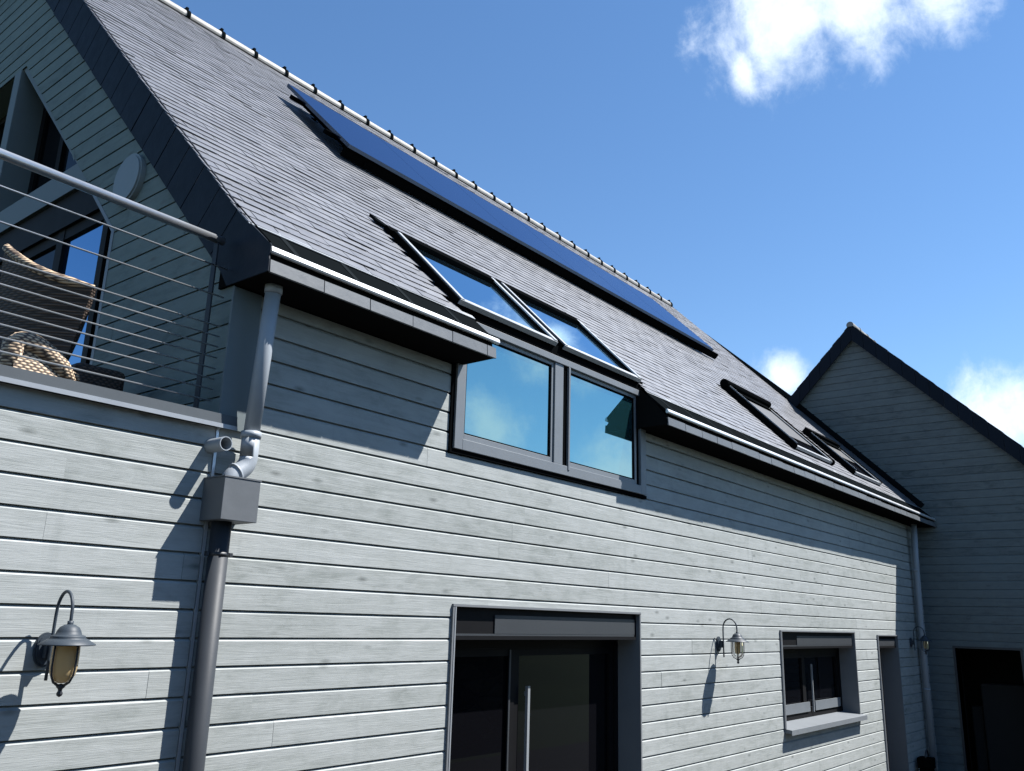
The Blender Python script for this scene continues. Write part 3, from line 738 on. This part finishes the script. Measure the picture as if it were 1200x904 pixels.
# ============================================================ WALL LAMPS
def wall_lamp(x,z,L,frost,label):
    o=tag(empty('wall_lamp',(x,0,z)),label,'wall lamp','swan-neck lamps along the front wall')
    def P(q): return (x+q[0],q[1],z+q[2])
    b=MB(); yb=-T-.002
    n=20
    for (r_,y0,y1) in ((.052,yb,yb-.012),(.044,yb-.012,yb-.018)):
        i=[P((r_*.82*math.cos(2*math.pi*j/n),y0,r_*1.25*math.sin(2*math.pi*j/n))) for j in range(n)]
        k_=[P((r_*.82*math.cos(2*math.pi*j/n),y1,r_*1.25*math.sin(2*math.pi*j/n))) for j in range(n)]
        for j in range(n): b.face([i[j],i[(j+1)%n],k_[(j+1)%n],k_[j]],0,.5,True)
        b.face(k_)
    b.box(P((-.012,yb-.018,-.03)),P((.012,yb-.045,.03)))
    b.tube([P((0,yb-.018,-.022)),P((0,yb-.021,-.022))],.006,8)
    b.build('backplate',M['lamp_grey'],o)
    a=MB(); yr=-.072; pts=[P((0,yr,-.11)),P((0,yr,-.05)),P((0,yr,.06)),P((0,yr,.12))]
    c_=(yr-L)/2; R_=(L+yr)/2
    for j in range(1,12):
        t=math.pi*j/12; pts.append(P((0,c_+R_*math.cos(t),.135+.085*math.sin(t))))
    pts+= [P((0,-L,.12)),P((0,-L,.095))]
    a.tube(pts,[.0062]*len(pts),10); a.tube([P((0,-L,.112)),P((0,-L,.09))],.011,10); a.build('swan_neck',M['lamp_grey'],o)
    s_=MB(); s_.lathe(P((0,-L,0)),[(.001,.100),(.018,.098),(.034,.088),(.042,.074),(.046,.062),(.058,.058),(.062,.054),(.060,.050),(.072,.044),(.098,.028),(.099,.024),(.060,.034),(.045,.040)],28)
    s_.build('lamp_shade',M['lamp_grey'],o)
    g_=MB(); g_.lathe(P((0,-L,0)),[(.046,.036),(.048,0.0),(.048,-.055),(.044,-.080),(.033,-.100),(.015,-.110),(.001,-.111)],24)
    g_.build('lamp_glass',M['amber'] if frost else M['clear'],o)
    if not frost:
        g_=MB(); g_.lathe(P((0,-L,0)),[(.026,.036),(.027,-.02),(.024,-.060),(.012,-.078),(.001,-.080)],16); g_.build('bulb',M['amber'],o)
    c2=MB()
    for ang in (0,90,180,270):
        an=math.radians(ang+20); ca,sa_=math.cos(an),math.sin(an)
        c2.tube([P((ca*r_,-L+sa_*r_,zz)) for r_,zz in ((.053,.034),(.0545,0),(.0545,-.055),(.050,-.085),(.038,-.106),(.018,-.118),(.004,-.120))],.0032 if not frost else .0042,6)
    c2.lathe(P((0,-L,0)),[(.001,-.112),(.012,-.116),(.016,-.124),(.008,-.132),(.007,-.138),(.011,-.146),(.010,-.154),(.001,-.160)],12)
    c2.build('lamp_cage',M['anth_dark'],o)
    return o
wall_lamp(1.592,1.935,.20,True,'wall lamp with amber frosted glass on the left wall beside the lower downpipe')
wall_lamp(7.445,1.935,.205,False,'wall lamp with clear glass between the patio door and the small window')
wall_lamp(13.66,1.935,.215,False,'wall lamp in the shade by the far corner, next to the right downpipe')

# ============================================================ DISC LIGHT ON GABLE
o=tag(empty('disc_light',(XL-.02,1.24,4.62)),'round flat grey wall light high on the shaded gable boards','wall light')
def disc(mb,x0,x1,r_,cy,cz,n=32):
    a=[(x0,cy+r_*math.cos(2*math.pi*j/n),cz+r_*math.sin(2*math.pi*j/n)) for j in range(n)]; b=[(x1,q[1],q[2]) for q in a]
    for j in range(n): mb.face([a[j],a[(j+1)%n],b[(j+1)%n],b[j]],0,.5,True)
    mb.face(b); mb.face(a[::-1])
mb=MB(); disc(mb,XL-.010,XL-.040,.165,1.24,4.62); mb.build('housing',M['plastic_disc'],o)
mb=MB(); disc(mb,XL-.0405,XL-.050,.150,1.24,4.62); mb.build('diffuser',M['plastic_disc'],o)

# ============================================================ WICKER CHAIR AND STOOL
ch=tag(empty('wicker_armchair',(1.5,1.1,2.8)),'high-backed brown wicker armchair standing on the balcony behind the railing','armchair')
def sheet(mb,grid,th,mi=0):
    for i in range(len(grid)-1):
        for j in range(len(grid[0])-1):
            mb.face([grid[i][j],grid[i][j+1],grid[i+1][j+1],grid[i+1][j]],mi,.5,True)
def quad_curve(p0,p1,p2,n): return [V(p0)*(1-t)**2+V(p1)*2*t*(1-t)+V(p2)*t*t for t in [i/n for i in range(n+1)]]
n=20
top=quad_curve((1.492,.90,3.825),(1.62,.69,3.63),(1.775,.50,3.618),n)
bot=quad_curve((1.46,.98,2.98),(1.58,.86,2.95),(1.66,.66,2.98),n)
g1=[];g2=[]; nv=V((.82,.57,0)).normalized()*.035
for i in range(n+1):
    row=[]
    for j in range(11):
        v=j/10; p_=bot[i].lerp(top[i],v); p_=p_+V((.04,.03,0))*math.sin(math.pi*v)-V((.03,.02,0))*math.sin(math.pi*i/n); row.append(p_)
    g1.append(row); g2.append([q_+nv for q_ in row])
mb=MB(); sheet(mb,g1,0); sheet(mb,[r_[::-1] for r_ in g2],0)
for i in range(n): mb.face([g1[i][-1],g1[i+1][-1],g2[i+1][-1],g2[i][-1]])
for e in (0,n):
    for j in range(10): mb.face([g1[e][j],g1[e][j+1],g2[e][j+1],g2[e][j]])
mb.build('backrest',M['wicker_dark'],ch)
mb=MB(); mb.tube([r_[-1]+nv*.4 for r_ in g1],[.022]*3+[.024]*(n-6)+[.020,.016,.012,.008],12); mb.build('rim',M['wicker'],ch)
# near side: rounded arm sloping down to the seat edge, far side the same
for k_,dy in enumerate((0,.85)):
    top=quad_curve((1.425,.36+dy,3.20),(1.50,.35+dy,3.27),(1.69,.36+dy,3.085),12)
    mb=MB(); mb.tube([(1.415,.40+dy,2.98)]+[tuple(q_) for q_ in top]+[(1.73,.38+dy,3.03)],[.035,.048]+[.045]*10+[.035,.02,.012],14)
    g=[[V((q_.x,q_.y+.0,2.95)).lerp(q_,v/6)+V((0,-.03*math.sin(math.pi*v/6),0)) for v in range(7)] for q_ in top]
    sheet(mb,g,0); sheet(mb,[[q_+V((0,.05,0)) for q_ in r_][::-1] for r_ in g],0)
    mb.build('armrest',M['wicker'],ch)
mb=MB(); mb.tube([(1.60,.42,3.150),(1.66,.40,3.152),(1.725,.40,3.125),(1.735,.40,3.09)],[.012,.016,.016,.010],8); mb.build('seat_edge',M['wicker'],ch)
mb=MB(); mb.box((1.30,.40,2.92),(1.68,1.18,3.04)); mb.build('seat',M['wicker_dark'],ch,.02)
for (x_,y_) in ((1.34,.44),(1.34,1.14),(1.64,.46),(1.62,1.14)):
    mb=MB(); mb.tube([(x_,y_,2.80),(x_,y_,2.93)],.025,8); mb.build('leg',M['wicker_dark'],ch)
st=tag(empty('wicker_stool',(1.97,.78,2.8)),'low dark wicker stool at the right corner of the balcony behind the railing','stool')
mb=MB(); mb.box((1.84,.68,2.84),(2.10,.90,3.285)); mb.build('stool_body',M['wicker_dark'],st,.03)
for (x_,y_) in ((1.86,.70),(2.08,.70),(1.86,.88),(2.08,.88)):
    mb=MB(); mb.tube([(x_,y_,2.80),(x_,y_,2.85)],.015,8); mb.build('leg',M['wicker_dark'],st)

# ============================================================ ANNEX
AC=7.08-.70   # rake plane: z = AC + y on the front slope's back side
AY,AZ=.70,7.12; AF,AB=-3.3,4.7
an=tag(empty('annex',(18,.7,0)),'darker gabled building joined to the right end of the house, in shade','building')
GY0,GY1,GZ=-1.255,-.405,1.868
class AG:
    range=(AF+.02,AB-.02); cuts=[GZ]
    def __call__(s,z):
        lo=lambda z: max(AF+.02, AY-(AZ-.12-z)/1.02); hi=lambda z: min(AB-.02, AY+(AZ-.12-z)/1.02)
        if z<GZ: return [(lo,lambda z:GY0),(lambda z:GY1,hi)]
        return [(lo,hi)]
mb=MB(); siding(mb,'y',XR,-1,.05,AZ-.14,AG(),21,T=.012,gap=.006); mb.build('gable_wall',M['wood_annex_shaded'],an)
mb=MB()
zf=lambda y: AZ-.2-abs(y-AY)*1.02
mb.prism([(AF+.05,0),(GY0,0),(GY0,GZ),(GY1,GZ),(GY1,0),(AB-.05,0),(AB-.05,zf(AB-.05)),(AY,AZ-.2),(AF+.05,zf(AF+.05))],'x',XR+.002,XR+.25)
mb.build('gable_core',M['soffit'],an)
mb=MB(); mb.box((XR+.26,AF+.05,0),(23,AF+.25,zf(AF)-.05)); mb.box((22.8,AF+.25,0),(23,AB-.2,3)); mb.box((XR+.26,AB-.25,0),(22.8,AB-.05,zf(AB)-.05)); mb.build('side_wall',M['wood_annex_shaded'],an)
mb=MB()
for sg in (-1,1):
    ye=AF-.25 if sg<0 else AB+.25
    ze=AZ-abs(ye-AY)*1.02
    mb.prism([(AY,AZ),(ye,ze),(ye,ze-.16),(AY,AZ-.18)],'x',XR-.10,23.2)
ro=mb.build('roof',M['slate'],an)
mb=MB(); rnd=random.Random(4)
for sg in (-1,1):
    Ls=(AY-(AF-.25)) if sg<0 else (AB+.25-AY); q=0
    while q<Ls-.02:
        qe=min(q+.19,Ls); 
        def pt(a,n_): return (AY+sg*a, AZ+.012-a*1.02-n_)
        mb.prism([pt(q+.003,0),pt(qe-.003,0),pt(qe-.003,.285),pt(q+.003,.285)],'x',XR-.118-rnd.uniform(0,.003),XR-.101,0,rnd.random()); q+=.19
mb.build('verge_cladding',M['slate_edge'],an)
mb=MB()
for sg in (-1,1):
    for i in range(36):
        q=i*.11+.05
        for jx in range(40):
            if jx>0 and jx*.21+XR>23: break
            x0=XR-.12+jx*.21+(0.1 if i%2 else 0)
            if i>34 : continue
            y=AY+sg*q; 
            if jx<3 or sg<0:
                z=AZ+.012-q*1.02
                mb.face([(x0,AY+sg*(q+.06),z-.06*1.02+.012),(x0+.206,AY+sg*(q+.06),z-.06*1.02+.012),(x0+.206,AY+sg*(q-.07),z+.07*1.02+.004),(x0,AY+sg*(q-.07),z+.07*1.02+.004)][::-sg],0,rnd.random())
mb.build('slates',M['slate'],ro)
mb=MB(); x=XR-.14
while x<23:
    for (xa,xb,r_) in ((x,x+.40,.06),(x+.385,x+.42,.07)):
        pa=[(AY-r_*math.cos(math.pi*(-.15+1.3*j/10)),AZ-.01+r_*math.sin(math.pi*(-.15+1.3*j/10))) for j in range(11)]
        for (y0,z0),(y1,z1) in zip(pa,pa[1:]): mb.face([(xa,y0,z0),(xb,y0,z0),(xb,y1,z1),(xa,y1,z1)],0,.5,True)
        mb.face([(xa,p_[0],p_[1]) for p_ in pa][::-1]); mb.face([(xb,p_[0],p_[1]) for p_ in pa])
    x+=.42
mb.build('ridge',M['ridge'],ro)
# doorway of the annex: frame, dark room with things in it
mb=MB(); mb.box((XR-.025,GY0-.03,0.05),(XR+.26,GY0,GZ+.0)); mb.box((XR-.025,GY1,.05),(XR+.26,GY1+.03,GZ)); mb.box((XR-.025,GY0-.03,GZ),(XR+.26,GY1+.03,GZ+.03))
do=mb.build('doorway',M['anthracite'],an)
mb=MB(); mb.box((XR+.26,GY0-1.2,0.01),(XR+.28,GY0,2.3)); mb.box((XR+.26,GY1,0.01),(XR+.28,GY1+1.2,2.3)); mb.box((XR+2.6,GY0-1.2,0),(XR+2.65,GY1+1.2,2.3)); mb.box((XR+.28,GY0-1.25,0.01),(XR+2.6,GY0-1.2,2.3)); mb.box((XR+.28,GY1+1.2,0.01),(XR+2.6,GY1+1.25,2.3)); mb.box((XR+.26,GY0-1.2,2.3),(XR+2.6,GY1+1.2,2.35))
mb.build('dark_room',M['interior'],an)
mb=MB(); mb.box((XR+.7,-1.2,.02),(XR+1.1,-.55,1.35)); mb.box((XR+.9,-.5,.02),(XR+1.2,-.35,1.0)); mb.build('stored_boxes',M['interior'],an,.02)

# ============================================================ BLACK BOX WITH STRAP AT FOOT OF PIPE
o=tag(empty('hose_reel',(13.43,-.15,.0)),'black box with a curved carrying handle standing by the foot of the right downpipe','hose reel box')
mb=MB(); mb.box((13.34,-.24,.30),(13.54,-.05,.44)); mb.box((13.35,-.22,0.03),(13.38,-.07,.3)); mb.box((13.50,-.22,0.03),(13.53,-.07,.3)); mb.build('reel_case',M['black'],o,.02)
mb=MB(); mb.tube([(13.36,-.16,.43)]+arc((13.36,-.16,.46),(13.44,-.16,.60),(13.53,-.16,.45),8),.012,8); mb.build('handle',M['anth_dark'],o)

# ============================================================ OPPOSITE SIDE OF THE TERRACE (wall seen only as a reflection in the glass)
def stone():
    m_,N=mat('rubble_stone'); p=obj_co(N)
    v=N.n('ShaderNodeTexVoronoi',{'Vector':N.n('ShaderNodeMapping',{'Vector':p,'Scale':(2.2,2.2,4.5)}).outputs[0],'Scale':1.0},feature='DISTANCE_TO_EDGE').outputs['Distance']
    v2=N.n('ShaderNodeTexVoronoi',{'Vector':N.n('ShaderNodeMapping',{'Vector':p,'Scale':(2.2,2.2,4.5)}).outputs[0],'Scale':1.0})
    t_=N.n('ShaderNodeSeparateColor',{0:v2.outputs['Color']}).outputs[0]
    c=N.ramp(N.math('ADD',N.math('MULTIPLY',t_,.6),N.math('MULTIPLY',N.noise(p,6,5,.6),.4)),[(.2,(.09,.08,.065)),(.7,(.24,.21,.17))])
    c=N.mix(N.n('ShaderNodeMapRange',{0:v,1:0,2:.06,3:1,4:0}).outputs[0],c,(.05,.045,.04))
    b=N.n('ShaderNodeBsdfPrincipled',{'Base Color':c,'Roughness':.9,'Normal':bump(N,v,.05,.8)})
    finish(N,b.outputs[0]); return m_
gwl=tag(empty('garden_wall',(4,-6.7,0)),'rubble stone garden wall across the terrace, reflected in the patio door','garden wall')
mb=MB(); mb.box((-9,-6.95,0),(13,-6.55,2.0)); mb.build('wall',stone(),gwl)
mb=MB(); mb.box((-9,-7.0,2.0),(13,-6.5,2.07)); mb.build('capstones',M['slate_fascia'],gwl,.01)
lf,N_=mat('sky_screen_leaf'); p_=obj_co(N_)
finish(N_,N_.n('ShaderNodeBsdfPrincipled',{'Base Color':N_.ramp(tint(N_),[(0,(.02,.035,.012)),(1,(.06,.095,.03))]),'Roughness':.6}).outputs[0])
hd=tag(empty('sky_screen',(4,-8,0)),'added leafy screen blocking the low sky behind the rubble stone garden wall','sky_screen')  # added out of view to cut low-sky light on the walls
mb=MB(); mb.box((-9,-8.4,0),(14,-7.6,3.9)); mb.build('branches',M['wicker_dark'],hd)
mb=MB(); rnd=random.Random(31)
for i in range(12000):
    x=rnd.uniform(-9.2,14.2); top=4.3+.35*math.sin(x*1.3)+.25*math.sin(x*3.1+1); z=rnd.uniform(.2,top); y=-8.0+rnd.choice((-1,1))*rnd.uniform(.35,.62) if z<top-.4 else -8.0+rnd.uniform(-.5,.5)
    a=V((rnd.gauss(0,1),rnd.gauss(0,1),rnd.gauss(0,1))).normalized(); b=a.cross(V((rnd.gauss(0,1),rnd.gauss(0,1),.3))).normalized(); l=rnd.uniform(.06,.13)
    c=V((x,y,z)); mb.face([c-a*l,c+b*l*.5,c+a*l,c-b*l*.5],0,rnd.random())
mb.build('leaves',lf,hd)
